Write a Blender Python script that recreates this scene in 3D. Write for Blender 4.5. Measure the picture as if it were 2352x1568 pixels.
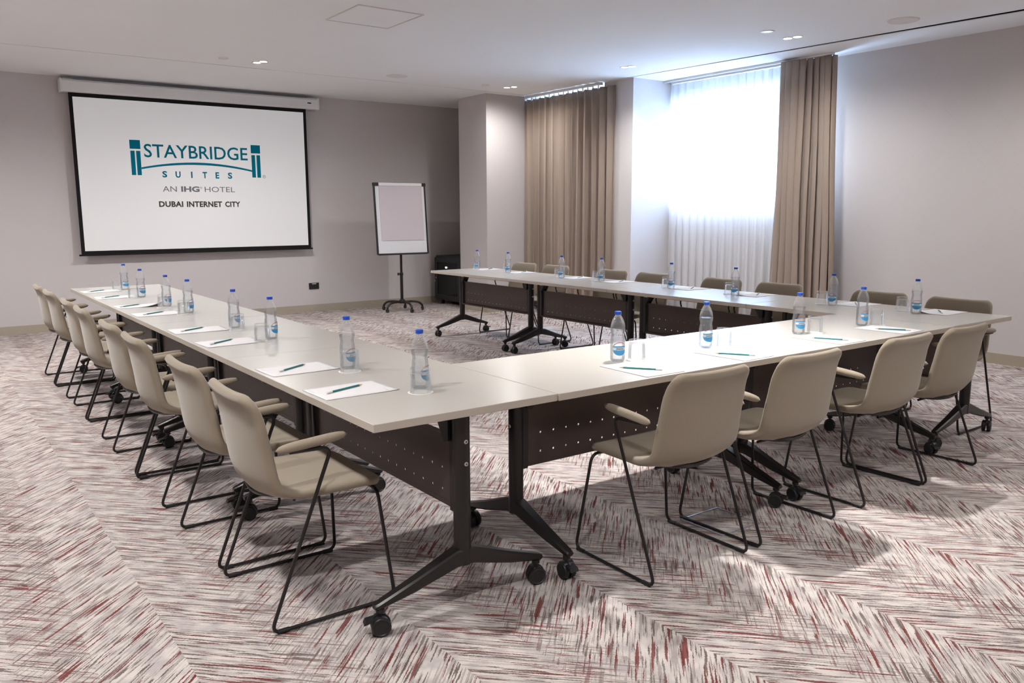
import bpy, math, random
from mathutils import Vector, Matrix
random.seed(7)
R = math.radians
PI = math.pi
for o in list(bpy.data.objects): bpy.data.objects.remove(o, do_unlink=True)
scn = bpy.context.scene
COL = scn.collection

# ------------------------------------------------------------------ camera
def set_camera():
    f, yaw, pitch, roll = 1893.185, 0.6297, 0.1566, 0.0038
    fw = Vector((math.sin(yaw)*math.cos(pitch), math.cos(yaw)*math.cos(pitch), -math.sin(pitch)))
    r0 = Vector((math.cos(yaw), -math.sin(yaw), 0)); d0 = fw.cross(r0)
    r = r0*math.cos(roll)+d0*math.sin(roll); d = -r0*math.sin(roll)+d0*math.cos(roll)
    cam = bpy.data.cameras.new('camera'); o = bpy.data.objects.new('camera', cam); COL.objects.link(o)
    m = Matrix((r, -d, -fw)).transposed().to_4x4(); m.translation = Vector((-1.0996, -2.2300, 1.3749))
    o.matrix_world = m
    cam.sensor_fit = 'HORIZONTAL'; cam.sensor_width = 36; cam.lens = f/2352*36
    cam.clip_start = 0.02; cam.clip_end = 200
    scn.camera = o
set_camera()

# ------------------------------------------------------------------ world, daylight, exposure
world = bpy.data.worlds.new('sky'); scn.world = world; world.use_nodes = True
bg = world.node_tree.nodes['Background']; bg.inputs[0].default_value = (0.47, 0.69, 1.0, 1); bg.inputs[1].default_value = 64.0
vs = scn.view_settings; vs.view_transform = 'Standard'; vs.look = 'None'; vs.gamma = 1; vs.use_curve_mapping = False
vs.exposure = 0.54
scn.cycles.max_bounces = 10; scn.cycles.diffuse_bounces = 5; scn.cycles.transmission_bounces = 10
scn.cycles.transparent_max_bounces = 24; scn.cycles.glossy_bounces = 4
scn.cycles.sample_clamp_indirect = 6.0; scn.cycles.caustics_reflective = False; scn.cycles.caustics_refractive = False
scn.cycles.use_denoising = True
SPOT_W = 78.0; SPOT_A = 140; SPOT_B = 0.9
def portal(name, x, y0, y1, z0, z1):
    l = bpy.data.lights.new(name, 'AREA'); l.shape = 'RECTANGLE'; l.size = y1-y0; l.size_y = z1-z0
    l.cycles.is_portal = True
    o = bpy.data.objects.new(name, l); COL.objects.link(o)
    o.location = (x, (y0+y1)/2, (z0+z1)/2); o.rotation_euler = (R(90), 0, R(90)); return o
portal('window_portal', 6.80, 3.05, 5.0, 1.50, 2.63)

# ------------------------------------------------------------------ materials
MAT = {}
def lin(c): return tuple(((v/255)/12.92 if v/255 <= 0.04045 else (((v/255)+0.055)/1.055)**2.4) for v in c)
class NT:
    """tiny node helper: every call returns an output socket"""
    def __init__(s, name):
        s.m = bpy.data.materials.new(name); s.m.use_nodes = True; s.t = s.m.node_tree; s.t.nodes.clear()
        s.out = s.t.nodes.new('ShaderNodeOutputMaterial')
    def put(s, inp, v):
        if isinstance(v, bpy.types.NodeSocket): s.t.links.new(v, inp)
        elif isinstance(v, (tuple, list)) and len(v) == 3 and inp.type == 'RGBA': inp.default_value = (*v, 1)
        else: inp.default_value = v
    def n(s, typ, ins=None, out=0, **kw):
        nd = s.t.nodes.new(typ)
        for k, v in kw.items(): setattr(nd, k, v)
        for k, v in (ins or {}).items(): s.put(nd.inputs[k], v)
        return nd.outputs[out]
    def M(s, op, a, b=0.0, c=None):
        ins = {0: a, 1: b}
        if c is not None: ins[2] = c
        return s.n('ShaderNodeMath', ins, operation=op)
    def mix(s, f, a, b):
        nd = s.t.nodes.new('ShaderNodeMix'); nd.data_type = 'RGBA'
        s.put(nd.inputs[0], f); s.put(nd.inputs[6], a); s.put(nd.inputs[7], b); return nd.outputs[2]
    def ramp(s, f, a, b):          # smooth 0..1 between a and b
        return s.n('ShaderNodeMapRange', {0: f, 1: a, 2: b, 3: 0.0, 4: 1.0}, interpolation_type='SMOOTHSTEP')
    def noise(s, vec, scale, detail=2.0, rough=0.5, dist=0.0):
        return s.n('ShaderNodeTexNoise', {'Vector': vec, 'Scale': scale, 'Detail': detail, 'Roughness': rough, 'Distortion': dist})
    def obj(s): return s.n('ShaderNodeTexCoord', out=3)
    def pos(s): return s.n('ShaderNodeNewGeometry', out=0)
    def bump(s, h, strength, dist=0.01): return s.n('ShaderNodeBump', {'Strength': strength, 'Distance': dist, 'Height': h})
    def bsdf(s, **kw):
        nd = s.t.nodes.new('ShaderNodeBsdfPrincipled')
        for k, v in kw.items(): s.put(nd.inputs[k.replace('_', ' ')], v)
        return nd.outputs[0]
    def done(s, sh): s.t.links.new(sh, s.out.inputs[0]); return s.m

def plain(name, col, rough=0.5, metal=0.0, spec=0.5, var=0.06, vscale=9.0, bump=0.0, bscale=300.0):
    t = NT(name); p = t.obj()
    c = t.mix(t.noise(p, vscale, 3), tuple(v*(1-var) for v in col), tuple(min(1, v*(1+var)) for v in col))
    kw = dict(Base_Color=c, Roughness=rough, Metallic=metal, Specular_IOR_Level=spec)
    if bump: kw['Normal'] = t.bump(t.noise(p, bscale, 2), bump, 0.002)
    MAT[name] = t.done(t.bsdf(**kw))

def wallpaper(name, col):
    t = NT(name); sep = t.t.nodes.new('ShaderNodeSeparateXYZ'); t.t.links.new(t.pos(), sep.inputs[0])
    h = t.M('ADD', sep.outputs[0], sep.outputs[1]); z = sep.outputs[2]
    P = 0.135
    def lines(v):
        f = t.M('FRACT', t.M('DIVIDE', v, P)); f = t.M('ABSOLUTE', t.M('SUBTRACT', f, 0.5))
        return t.ramp(f, 0.485, 0.5)
    ln = t.M('MAXIMUM', lines(t.M('ADD', h, z)), lines(t.M('SUBTRACT', h, z)))
    brk = t.ramp(t.noise(t.pos(), 6, 2), 0.45, 0.6)
    base = t.mix(t.noise(t.pos(), 220, 2), tuple(v*0.97 for v in col), tuple(v*1.03 for v in col))
    c = t.mix(t.M('MULTIPLY', t.M('MULTIPLY', ln, brk), 0.35), base, tuple(v*0.72 for v in col))
    MAT[name] = t.done(t.bsdf(Base_Color=c, Roughness=0.85, Specular_IOR_Level=0.15))

def carpet():
    t = NT('carpet'); pos = t.pos()
    sep = t.t.nodes.new('ShaderNodeSeparateXYZ')
    wob = t.n('ShaderNodeTexNoise', {'Vector': pos, 'Scale': 160.0, 'Detail': 2.0}, out=1)
    wv = t.n('ShaderNodeVectorMath', {0: wob, 1: (0.5, 0.5, 0.5)}, operation='SUBTRACT')
    wv2 = t.t.nodes.new('ShaderNodeVectorMath'); wv2.operation = 'SCALE'; t.t.links.new(wv, wv2.inputs[0]); wv2.inputs[3].default_value = 0.007
    pw = t.n('ShaderNodeVectorMath', {0: pos, 1: wv2.outputs[0]}, operation='ADD')
    t.t.links.new(pw, sep.inputs[0]); x, y = sep.outputs[0], sep.outputs[1]
    P = 0.675
    ph = t.M('FRACT', t.M('ADD', t.M('DIVIDE', t.M('ADD', x, 0.52), P), 20.0))   # 0..0.5 falling strokes, 0.5..1 rising strokes
    dsum = t.M('MULTIPLY', t.M('ADD', x, y), 0.70711); ddif = t.M('MULTIPLY', t.M('SUBTRACT', y, x), 0.70711)
    def strokes(q, s, seed, qs, ss, lo, hi):
        v = t.n('ShaderNodeCombineXYZ', {0: t.M('MULTIPLY', q, qs), 1: t.M('MULTIPLY', s, ss), 2: seed})
        return t.ramp(t.noise(v, 1.0, 1.0, 0.5), lo, hi)
    def layer(q, s, seed, mask):
        red = t.M('MULTIPLY', strokes(q, s, seed, 112.0, 4.6, 0.620, 0.650), mask)
        brn = t.M('MULTIPLY', strokes(q, s, seed+5.3, 125.0, 6.0, 0.568, 0.615), mask)
        gry = t.M('MULTIPLY', strokes(q, s, seed+9.1, 150.0, 4.8, 0.52, 0.60), mask)
        return red, brn, gry
    mB = t.M('MAXIMUM', t.M('LESS_THAN', ph, 0.5), t.M('MULTIPLY', t.M('LESS_THAN', ph, 0.65), 0.6))
    mA = t.M('MAXIMUM', t.M('GREATER_THAN', ph, 0.5), t.M('MULTIPLY', t.M('GREATER_THAN', ph, 0.35), 0.6))
    # rising strokes run along (1,1): q = y-x ; falling strokes run along (1,-1): q = x+y
    A = layer(ddif, dsum, 1.7, mA); B = layer(dsum, ddif, 31.3, mB)
    base = t.mix(t.ramp(t.noise(pos, 14, 3), 0.35, 0.7), lin((200, 192, 186)), lin((172, 164, 163)))
    base = t.mix(t.M('MULTIPLY', t.ramp(t.noise(pos, 420, 2), 0.3, 0.75), 0.35), base, lin((164, 154, 148)))
    gry = t.M('MAXIMUM', A[2], B[2]); brn = t.M('MAXIMUM', A[1], B[1]); red = t.M('MAXIMUM', A[0], B[0])
    big = t.ramp(t.noise(pos, 1.6, 2), 0.35, 0.65)
    c = t.mix(t.M('MULTIPLY', gry, 0.60), base, lin((136, 124, 120)))
    c = t.mix(t.M('MULTIPLY', brn, t.M('ADD', t.M('MULTIPLY', big, 0.3), 0.55)), c, lin((78, 64, 58)))
    c = t.mix(t.M('MULTIPLY', red, 0.88), c, lin((104, 44, 42)))
    b = t.bump(t.noise(pos, 700, 3), 0.35, 0.004)
    MAT['carpet'] = t.done(t.bsdf(Base_Color=c, Roughness=1.0, Specular_IOR_Level=0.05, Normal=b))

def fabric(name, col, var=0.10):
    t = NT(name); p = t.obj()
    n1 = t.noise(p, 260, 2); n2 = t.noise(p, 7, 3)
    c = t.mix(n1, tuple(v*(1-var) for v in col), tuple(v*(1+var) for v in col)); c = t.mix(t.M('MULTIPLY', n2, 0.3), c, tuple(v*0.93 for v in col))
    MAT[name] = t.done(t.bsdf(Base_Color=c, Roughness=0.95, Specular_IOR_Level=0.12, Sheen_Weight=0.25, Normal=t.bump(n1, 0.15, 0.002)))

def curtain_mat(name, col):
    t = NT(name); p = t.obj(); v = t.n('ShaderNodeMapping', {'Vector': p, 'Scale': (300, 300, 12)})
    n1 = t.noise(v, 1, 2)
    c = t.mix(n1, tuple(x*0.93 for x in col), tuple(x*1.06 for x in col))
    d = t.bsdf(Base_Color=c, Roughness=0.9, Specular_IOR_Level=0.1, Sheen_Weight=0.2)
    tr = t.n('ShaderNodeBsdfTranslucent', {'Color': c})
    MAT[name] = t.done(t.n('ShaderNodeMixShader', {0: 0.14, 1: d, 2: tr}))

def sheer_mat():
    t = NT('sheer_voile'); p = t.obj(); v = t.n('ShaderNodeMapping', {'Vector': p, 'Scale': (500, 500, 20)})
    n1 = t.noise(v, 1, 2); c = t.mix(n1, lin((236, 234, 234)), lin((250, 249, 249)))
    d = t.n('ShaderNodeBsdfDiffuse', {'Color': c}); tl = t.n('ShaderNodeBsdfTranslucent', {'Color': c})
    m = t.n('ShaderNodeMixShader', {0: 0.5, 1: d, 2: tl}); tp = t.n('ShaderNodeBsdfTransparent', {'Color': (1, 1, 1, 1)})
    MAT['sheer_voile'] = t.done(t.n('ShaderNodeMixShader', {0: 0.13, 1: m, 2: tp}))

def clear_mat(name, tint, refl=0.9, edge=0.35, rough=0.02, haze=0.0):
    """thin clear shell: see-through with fresnel reflections and darker rims"""
    t = NT(name)
    lw = t.n('ShaderNodeLayerWeight', {'Blend': 0.22}, out=1)
    fr = t.n('ShaderNodeLayerWeight', {'Blend': 0.35}, out=0)
    n1 = t.noise(t.obj(), 60, 2)
    tc = t.mix(t.M('MULTIPLY', t.ramp(lw, 0.3, 0.98), edge), tint, tuple(v*0.35 for v in tint))
    tp = t.n('ShaderNodeBsdfTransparent', {'Color': tc}); gl = t.n('ShaderNodeBsdfGlossy', {'Color': (refl, refl, refl, 1), 'Roughness': t.M('ADD', t.M('MULTIPLY', n1, 0.02), rough)})
    s = t.n('ShaderNodeMixShader', {0: t.M('ADD', t.M('MULTIPLY', fr, 0.38), 0.03), 1: tp, 2: gl})
    if haze:
        df = t.n('ShaderNodeBsdfTranslucent', {'Color': (0.9, 0.92, 0.95, 1)}); s = t.n('ShaderNodeMixShader', {0: haze, 1: s, 2: df})
    MAT[name] = t.done(s)

def emis(name, col, strength):
    t = NT(name); c = t.mix(t.noise(t.obj(), 3, 1), col, tuple(v*0.98 for v in col))
    MAT[name] = t.done(t.n('ShaderNodeEmission', {'Color': c, 'Strength': strength}))

wallpaper('wallpaper', lin((201, 195, 194)))
carpet()
plain('ceiling_paint', lin((238, 239, 240)), 0.9, spec=0.1, var=0.015, vscale=2)
plain('slot_dark', lin((30, 24, 22)), 0.9, spec=0.1)
plain('skirting_paint', lin((168, 157, 140)), 0.6, var=0.02)
plain('white_paint', lin((226, 225, 224)), 0.5, var=0.02)
plain('grille_white', lin((222, 219, 216)), 0.8, var=0.02, bump=0.3, bscale=500)
plain('table_laminate', lin((190, 185, 178)), 0.22, spec=0.6, var=0.012, vscale=3)
plain('table_edge', lin((184, 174, 163)), 0.5, var=0.02)
plain('black_steel', lin((34, 30, 30)), 0.34, metal=0.2, spec=0.5, var=0.10, vscale=30)
plain('panel_steel', lin((80, 69, 66)), 0.38, metal=0.45, spec=0.5, var=0.10, vscale=5, bump=0.05, bscale=900)
plain('black_plastic', lin((26, 25, 26)), 0.45, var=0.1)
plain('wheel_grey', lin((52, 50, 50)), 0.5, var=0.1)
plain('steel_bolt', lin((205, 200, 195)), 0.3, metal=0.8, var=0.05)
fabric('chair_fabric', lin((144, 132, 116)))
curtain_mat('drape_fabric', lin((164, 147, 134)))
sheer_mat()
t = NT('screen_white'); c = t.mix(t.noise(t.obj(), 1, 2), lin((196, 194, 194)), lin((200, 198, 198)))
MAT['screen_white'] = t.done(t.bsdf(Base_Color=c, Roughness=0.9, Specular_IOR_Level=0.1, Emission_Color=(1, 1, 1), Emission_Strength=0.17))   # lit by the projected picture
plain('screen_black', lin((26, 24, 26)), 0.8, spec=0.2)
plain('logo_teal', lin((8, 112, 134)), 0.9, spec=0.05, var=0.01)
plain('logo_grey', lin((120, 122, 126)), 0.9, spec=0.05, var=0.01)
plain('logo_dark', lin((70, 68, 62)), 0.9, spec=0.05, var=0.01)
plain('board_white', lin((222, 222, 224)), 0.35, var=0.01)
plain('paper', lin((212, 209, 210)), 0.85, spec=0.1, var=0.01, vscale=20)
plain('flip_paper', lin((206, 196, 200)), 0.85, spec=0.1, var=0.01)
plain('print_grey', lin((190, 190, 192)), 0.8, spec=0.1)
plain('pencil_teal', lin((18, 112, 112)), 0.35, var=0.05)
plain('pencil_wood', lin((205, 160, 120)), 0.7)
plain('pencil_lead', lin((40, 40, 42)), 0.5)
plain('pencil_white', lin((222, 220, 214)), 0.6)
plain('cap_blue', lin((24, 78, 190)), 0.4, var=0.04)
plain('label_blue', lin((62, 150, 205)), 0.5, var=0.06)
plain('label_red', lin((190, 120, 130)), 0.5)
plain('label_white', lin((226, 232, 240)), 0.5)
plain('coaster_paper', lin((226, 222, 216)), 0.8, var=0.02)
plain('rack_black', lin((24, 25, 28)), 0.5, var=0.1)
plain('socket_black', lin((22, 22, 24)), 0.35)
plain('light_slit_paint', lin((236, 228, 206)), 0.35, metal=0.3)  # pale colour standing in for the light slit on the carpet
plain('box_steel', lin((178, 184, 192)), 0.35, metal=0.6)
plain('frame_alu', lin((210, 212, 214)), 0.4, metal=0.3)
clear_mat('bottle_plastic', (0.99, 0.995, 1.0), edge=0.10, haze=0.05)
clear_mat('water', (0.985, 0.992, 1.0), refl=0.5, edge=0.05, haze=0.03)
clear_mat('tumbler_glass', (0.99, 0.995, 0.995), edge=0.10, haze=0.035)
clear_mat('window_glass', (0.97, 0.985, 1.0), edge=0.1)
clear_mat('rack_glass', (0.10, 0.11, 0.13), refl=0.8, edge=0.2)
emis('lamp_glow', (1.0, 0.93, 0.84), 22.0)
emis('glint_white', (0.9, 0.97, 1.0), 9.0)  # glow of the reflection painted on the rack door
emis('lamp_dim', (0.86, 0.92, 1.0), 0.8)

# ------------------------------------------------------------------ mesh builder
class MB:
    def __init__(s): s.v = []; s.f = []; s.mi = []; s.cur = 0
    def add(s, vs, fs):
        b = len(s.v); s.v += [tuple(p) for p in vs]; s.f += [tuple(b+i for i in f) for f in fs]; s.mi += [s.cur]*len(fs); return s
    def box(s, x0, x1, y0, y1, z0, z1):
        return s.add([(x0,y0,z0),(x1,y0,z0),(x1,y1,z0),(x0,y1,z0),(x0,y0,z1),(x1,y0,z1),(x1,y1,z1),(x0,y1,z1)],
                     [(0,3,2,1),(4,5,6,7),(0,1,5,4),(1,2,6,5),(2,3,7,6),(3,0,4,7)])
    def bbox(s, x0, x1, y0, y1, z0, z1, b):
        """box with chamfered edges"""
        V = []; 
        for sx in (0,1):
            for sy in (0,1):
                for sz in (0,1):
                    X=(x0,x1)[sx]; Y=(y0,y1)[sy]; Z=(z0,z1)[sz]; dx=b if not sx else -b; dy=b if not sy else -b; dz=b if not sz else -b
                    V += [(X,Y+dy,Z+dz),(X+dx,Y,Z+dz),(X+dx,Y+dy,Z)]
        I = lambda sx,sy,sz,k: (sx*4+sy*2+sz)*3+k
        F = []
        F.append([I(0,0,0,0),I(0,0,1,0),I(0,1,1,0),I(0,1,0,0)]); F.append([I(1,0,0,0),I(1,1,0,0),I(1,1,1,0),I(1,0,1,0)])
        F.append([I(0,0,0,1),I(1,0,0,1),I(1,0,1,1),I(0,0,1,1)]); F.append([I(0,1,0,1),I(0,1,1,1),I(1,1,1,1),I(1,1,0,1)])
        F.append([I(0,0,0,2),I(0,1,0,2),I(1,1,0,2),I(1,0,0,2)]); F.append([I(0,0,1,2),I(1,0,1,2),I(1,1,1,2),I(0,1,1,2)])
        for a in (0,1):
            for c in (0,1):
                F.append([I(0,a,c,1),I(0,a,c,2),I(1,a,c,2),I(1,a,c,1)]); F.append([I(a,0,c,0),I(a,0,c,2),I(a,1,c,2),I(a,1,c,0)]); F.append([I(a,c,0,0),I(a,c,0,1),I(a,c,1,1),I(a,c,1,0)])
                for e in (0,1): F.append([I(a,c,e,0),I(a,c,e,1),I(a,c,e,2)])
        return s.add(V, F)
    def prism(s, poly, axis, a, b):
        """extrude a 2D polygon along an axis"""
        n = len(poly)
        def P(u, v, w): return (w,u,v) if axis=='x' else (u,w,v) if axis=='y' else (u,v,w)
        V = [P(u,v,a) for u,v in poly]+[P(u,v,b) for u,v in poly]
        return s.add(V, [tuple(range(n))[::-1], tuple(range(n,2*n))]+[(i,(i+1)%n,n+(i+1)%n,n+i) for i in range(n)])
    def lathe(s, prof, n=24, c=(0,0,0), closed=False):
        V = []; F = []; m = len(prof)
        for r, z in prof:
            for k in range(n): a = 2*PI*k/n; V.append((c[0]+r*math.cos(a), c[1]+r*math.sin(a), c[2]+z))
        for i in range(m-1 + (1 if closed else 0)):
            j = (i+1) % m
            for k in range(n): F.append((i*n+k, i*n+(k+1)%n, j*n+(k+1)%n, j*n+k))
        if not closed:
            if prof[0][0] > 1e-6: F.append(tuple(range(n))[::-1])
            if prof[-1][0] > 1e-6: F.append(tuple(range((m-1)*n, m*n)))
        return s.add(V, F)
    def cyl(s, p, q, r, n=12, r2=None):
        p = Vector(p); q = Vector(q); d = (q-p).normalized(); u = d.orthogonal().normalized(); w = d.cross(u); r2 = r if r2 is None else r2
        V = [p+(u*math.cos(2*PI*k/n)+w*math.sin(2*PI*k/n))*r for k in range(n)]+[q+(u*math.cos(2*PI*k/n)+w*math.sin(2*PI*k/n))*r2 for k in range(n)]
        return s.add(V, [tuple(range(n))[::-1], tuple(range(n,2*n))]+[(k,(k+1)%n,n+(k+1)%n,n+k) for k in range(n)])
    def tube(s, pts, r, n=8, fillet=0.0, fs=5):
        P = [Vector(p) for p in pts]
        if fillet:
            Q = [P[0]]
            for a, b, c in zip(P, P[1:], P[2:]):
                d1 = (a-b); d2 = (c-b); l = min(fillet*1.5, d1.length*0.45, d2.length*0.45); A = b+d1.normalized()*l; C = b+d2.normalized()*l
                for k in range(fs+1):
                    t = k/fs; Q.append(A*(1-t)**2+b*2*t*(1-t)+C*t*t)
            Q.append(P[-1]); P = Q
        T = [(P[min(i+1,len(P)-1)]-P[max(i-1,0)]).normalized() for i in range(len(P))]
        u = T[0].orthogonal().normalized(); V = []
        for i, p in enumerate(P):
            u = (u - T[i]*u.dot(T[i])).normalized(); w = T[i].cross(u)
            V += [p+(u*math.cos(2*PI*k/n)+w*math.sin(2*PI*k/n))*r for k in range(n)]
        m = len(P); F = [tuple(range(n))[::-1], tuple(range((m-1)*n, m*n))]
        for i in range(m-1):
            for k in range(n): F.append((i*n+k, i*n+(k+1)%n, (i+1)*n+(k+1)%n, (i+1)*n+k))
        return s.add(V, F)
    def loft(s, rings, cap=True):
        n = len(rings[0]); V = [p for r in rings for p in r]; m = len(rings); F = []
        for i in range(m-1):
            for k in range(n): F.append((i*n+k, i*n+(k+1)%n, (i+1)*n+(k+1)%n, (i+1)*n+k))
        if cap: F += [tuple(range(n))[::-1], tuple(range((m-1)*n, m*n))]
        return s.add(V, F)
    def mesh(s, name, mat, smooth=None):
        me = bpy.data.meshes.new(name); me.from_pydata(s.v, [], s.f); 
        for m in (mat if isinstance(mat, (list, tuple)) else [mat]): me.materials.append(MAT[m])
        if len(me.materials) > 1:
            for p, i in zip(me.polygons, s.mi): p.material_index = i
        me.validate(); me.update()
        if smooth is not None:
            me.shade_smooth(); me.set_sharp_from_angle(angle=R(smooth))
        return me

def link(name, me, parent=None, loc=None, rot=None):
    o = bpy.data.objects.new(name, me); COL.objects.link(o)
    if parent is not None: o.parent = parent
    if loc is not None: o.location = loc
    if rot is not None: o.rotation_euler = rot
    return o
def obj(name, mb, mat, parent=None, smooth=None, **kw): return link(name, mb.mesh(name, mat, smooth), parent, **kw)
def tag(o, label, cat, group=None):
    o['label'] = label; o['category'] = cat
    if group: o['group'] = group
    return o
def thing(name, label, cat, loc=(0,0,0), rotz=0, group=None):
    o = link(name, None, None, loc, (0,0,rotz)); o.empty_display_size = 0.1; return tag(o, label, cat, group)
def struct(name, mb, mat, label, cat, parent=None, smooth=None):
    o = obj(name, mb, mat, parent, smooth); o['kind'] = 'structure'
    if parent is None: o['label'] = label; o['category'] = cat
    return o
def build(root, parts):
    """parts: list of (name, mesh, loc, rot, [subparts])"""
    for p in parts:
        o = link(p[0], p[1], root, p[2] if len(p) > 2 else None, p[3] if len(p) > 3 else None)
        if len(p) > 4: build(o, p[4])

# ------------------------------------------------------------------ the room
XR, XL, YB, YF, H = 6.75, -3.4, 8.70, -5.2, 2.92
WY0, WY1, WZ0, WZ1 = 3.05, 5.02, 1.50, 2.63       # first window (behind the sheer)
VY0, VY1, VZ0, VZ1 = 5.80, 6.80, 1.39, 2.40       # second window (behind the closed drape)
struct('floor', MB().box(XL-.1, XR+.1, YF-.1, YB+.1, -.12, 0), 'carpet', 'cream carpet with zigzag strokes of red and brown', 'floor')
struct('wall_back', MB().box(XL-.1, XR+.2, YB, YB+.2, 0, 3.1), 'wallpaper', 'pale wallpapered wall behind the projection screen', 'wall')
struct('wall_left', MB().box(XL-.2, XL, YF, YB, 0, 3.1), 'wallpaper', 'pale wallpapered wall left of the picture', 'wall')
struct('wall_front', MB().box(XL-.2, XR+.2, YF-.2, YF, 0, 3.1), 'wallpaper', 'pale wallpapered wall behind the camera', 'wall')
w = MB()
for (y0,y1,z0,z1) in ((YF,WY0,0,3.1),(WY0,WY1,0,WZ0),(WY0,WY1,WZ1,3.1),(WY1,VY0,0,3.1),(VY0,VY1,0,VZ0),(VY0,VY1,VZ1,3.1),(VY1,YB,0,3.1)):
    w.box(XR, XR+.2, y0, y1, z0, z1)
struct('wall_right', w, 'wallpaper', 'pale wallpapered wall with a window on the right', 'wall')
struct('wall_pier_1', MB().box(5.28, XR, 7.09, 7.77, 0, H), 'wallpaper', 'projecting wall pier left of the closed brown drape', 'pier')
struct('wall_pier_2', MB().box(5.97, XR, 5.03, 5.53, 0, H), 'wallpaper', 'projecting wall pier between the brown drape and the bright window', 'pier')
# ceiling: main field, right border and rear border, with dark shadow gaps between them
sx = lambda y: 6.17-0.05*y
c = MB(); c.prism([(XL-.1, YF-.1), (sx(YF-.1), YF-.1), (sx(5.72), 5.72), (sx(5.72), 6.93), (XL-.1, 6.93)], 'z', H, H+.006)
cl = struct('ceiling', c, 'ceiling_paint', 'white plaster ceiling with recessed lamps', 'ceiling')
c = MB(); c.prism([(sx(YF-.1)+.17, YF-.1), (XR+.1, YF-.1), (XR+.1, 6.93), (sx(5.72)+.0, 6.93), (sx(5.72)+.0, 5.722), (sx(5.72)+.012, 5.72)], 'z', H, H+.006)
struct('ceiling_border', c, 'ceiling_paint', '', '', cl)
struct('ceiling_border', MB().box(XL-.1, XR+.1, 6.948, YB+.1, H, H+.006), 'ceiling_paint', '', '', cl)
struct('ceiling_void', MB().box(XL-.1, XR+.2, YF-.1, YB+.1, H+.10, H+.17), 'slot_dark', '', '', cl)
# baseboards
def skirt(name, label, boxes):
    m = MB()
    for (x0,x1,y0,y1) in boxes: m.box(x0,x1,y0,y1,0,.095)
    struct(name, m, 'skirting_paint', label, 'baseboard')
skirt('baseboard_back', 'beige baseboard along the wall under the projection screen', [(XL, XR, YB-.016, YB)])
skirt('baseboard_right', 'beige baseboard along the right hand wall', [(XR-.016, XR, YF, 5.03), (XR-.016, XR, 5.53, 7.09)])
skirt('baseboard_left', 'beige baseboard along the left hand wall', [(XL, XL+.016, YF, YB)])
skirt('baseboard_pier_1', 'beige baseboard around the pier left of the brown drape', [(5.264, 5.28, 7.074, 7.786), (5.28, XR, 7.074, 7.09), (5.28, XR, 7.77, 7.786)])
skirt('baseboard_pier_2', 'beige baseboard around the pier left of the bright window', [(5.954, 5.97, 5.014, 5.546), (5.97, XR-.016, 5.014, 5.03), (5.97, XR-.016, 5.53, 5.546)])
# windows
def window(n, y0, y1, z0, z1, label):
    f = MB(); t = .05
    for (a,b,c_,d) in ((y0,y1,z0,z0+t),(y0,y1,z1-t,z1),(y0,y0+t,z0+t,z1-t),(y1-t,y1,z0+t,z1-t)): f.box(XR+.06, XR+.12, a, b, c_, d)
    fr = struct('window_%d' % n, f, 'frame_alu', label, 'window')
    ym = (y0+y1)/2
    for a, b in ((y0+t, ym-.02), (ym+.02, y1-t)): obj('pane', MB().box(XR+.085, XR+.091, a, b, z0+t, z1-t), 'window_glass', fr)
    obj('mullion', MB().box(XR+.06, XR+.12, ym-.02, ym+.02, z0+t, z1-t), 'frame_alu', fr)
    obj('sill', MB().bbox(XR-.03, XR+.13, y0-.03, y1+.03, z0-.025, z0+.002, .004), 'white_paint', fr)
window(1, WY0, WY1, WZ0, WZ1, 'bright window behind the white sheer curtain')
window(2, VY0, VY1, VZ0, VZ1, 'window hidden behind the closed brown drape')
# slit of light across the carpet at far left, built as pale strip
struct('light_slit_1', MB().box(XL, -.27, 5.80, 5.815, 0, .004), 'light_slit_paint', 'thin slit of light painted across the carpet beyond the left chairs', 'painted light slit')

# ------------------------------------------------------------------ ceiling fittings
ring = MB().lathe([(.048,0),(.048,-.004),(.045,-.006),(.038,-.006),(.036,-.002),(.036,0)], 24, closed=True).mesh('trim_ring', 'white_paint', 40)
lens = MB().lathe([(0,-.003),(.0365,-.003)], 24).mesh('lens', 'lamp_glow')
lens_off = MB().lathe([(0,-.003),(.0365,-.003)], 24).mesh('lens', 'lamp_dim')
def downlight(x, y, label, lit=True, energy=1.0, s=1.0, beam=None):
    t = thing('downlight', label, 'ceiling light', (x, y, H), 0, 'recessed ceiling lamps'); t.scale = (s, s, 1)
    link('trim_ring', ring, t); link('lens', lens if lit else lens_off, t)
    if lit:
        l = bpy.data.lights.new('lamp', 'SPOT'); l.energy = SPOT_W*energy; l.color = (1.0, 0.985, 0.965); l.spot_size = R(beam or SPOT_A); l.spot_blend = SPOT_B; l.shadow_soft_size = 0.035
        o = bpy.data.objects.new('lamp', l); COL.objects.link(o); o.parent = t; o.location = (0,0,-.012)
    return t
# pairs seen in the photo
for (ax, ay, bx, by, what, e, bm) in (
    (2.029,6.566,2.064,6.470,'above the projection screen',1.4,168), (5.205,6.510,5.245,6.415,'in front of the left pier',.48,168),
    (5.385,4.575,5.415,4.490,'in front of the right pier',.72,146), (5.545,2.615,5.556,2.520,'next to the folded drape',.64,160)):
    downlight(ax, ay, 'left lamp of the lit ceiling pair '+what, energy=e, beam=bm); downlight(bx, by, 'right lamp of the lit ceiling pair '+what, energy=e, beam=bm)
downlight(5.157, 2.543, 'single unlit ceiling lamp beside the lit pair near the drape', lit=False, s=1.25)
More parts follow.
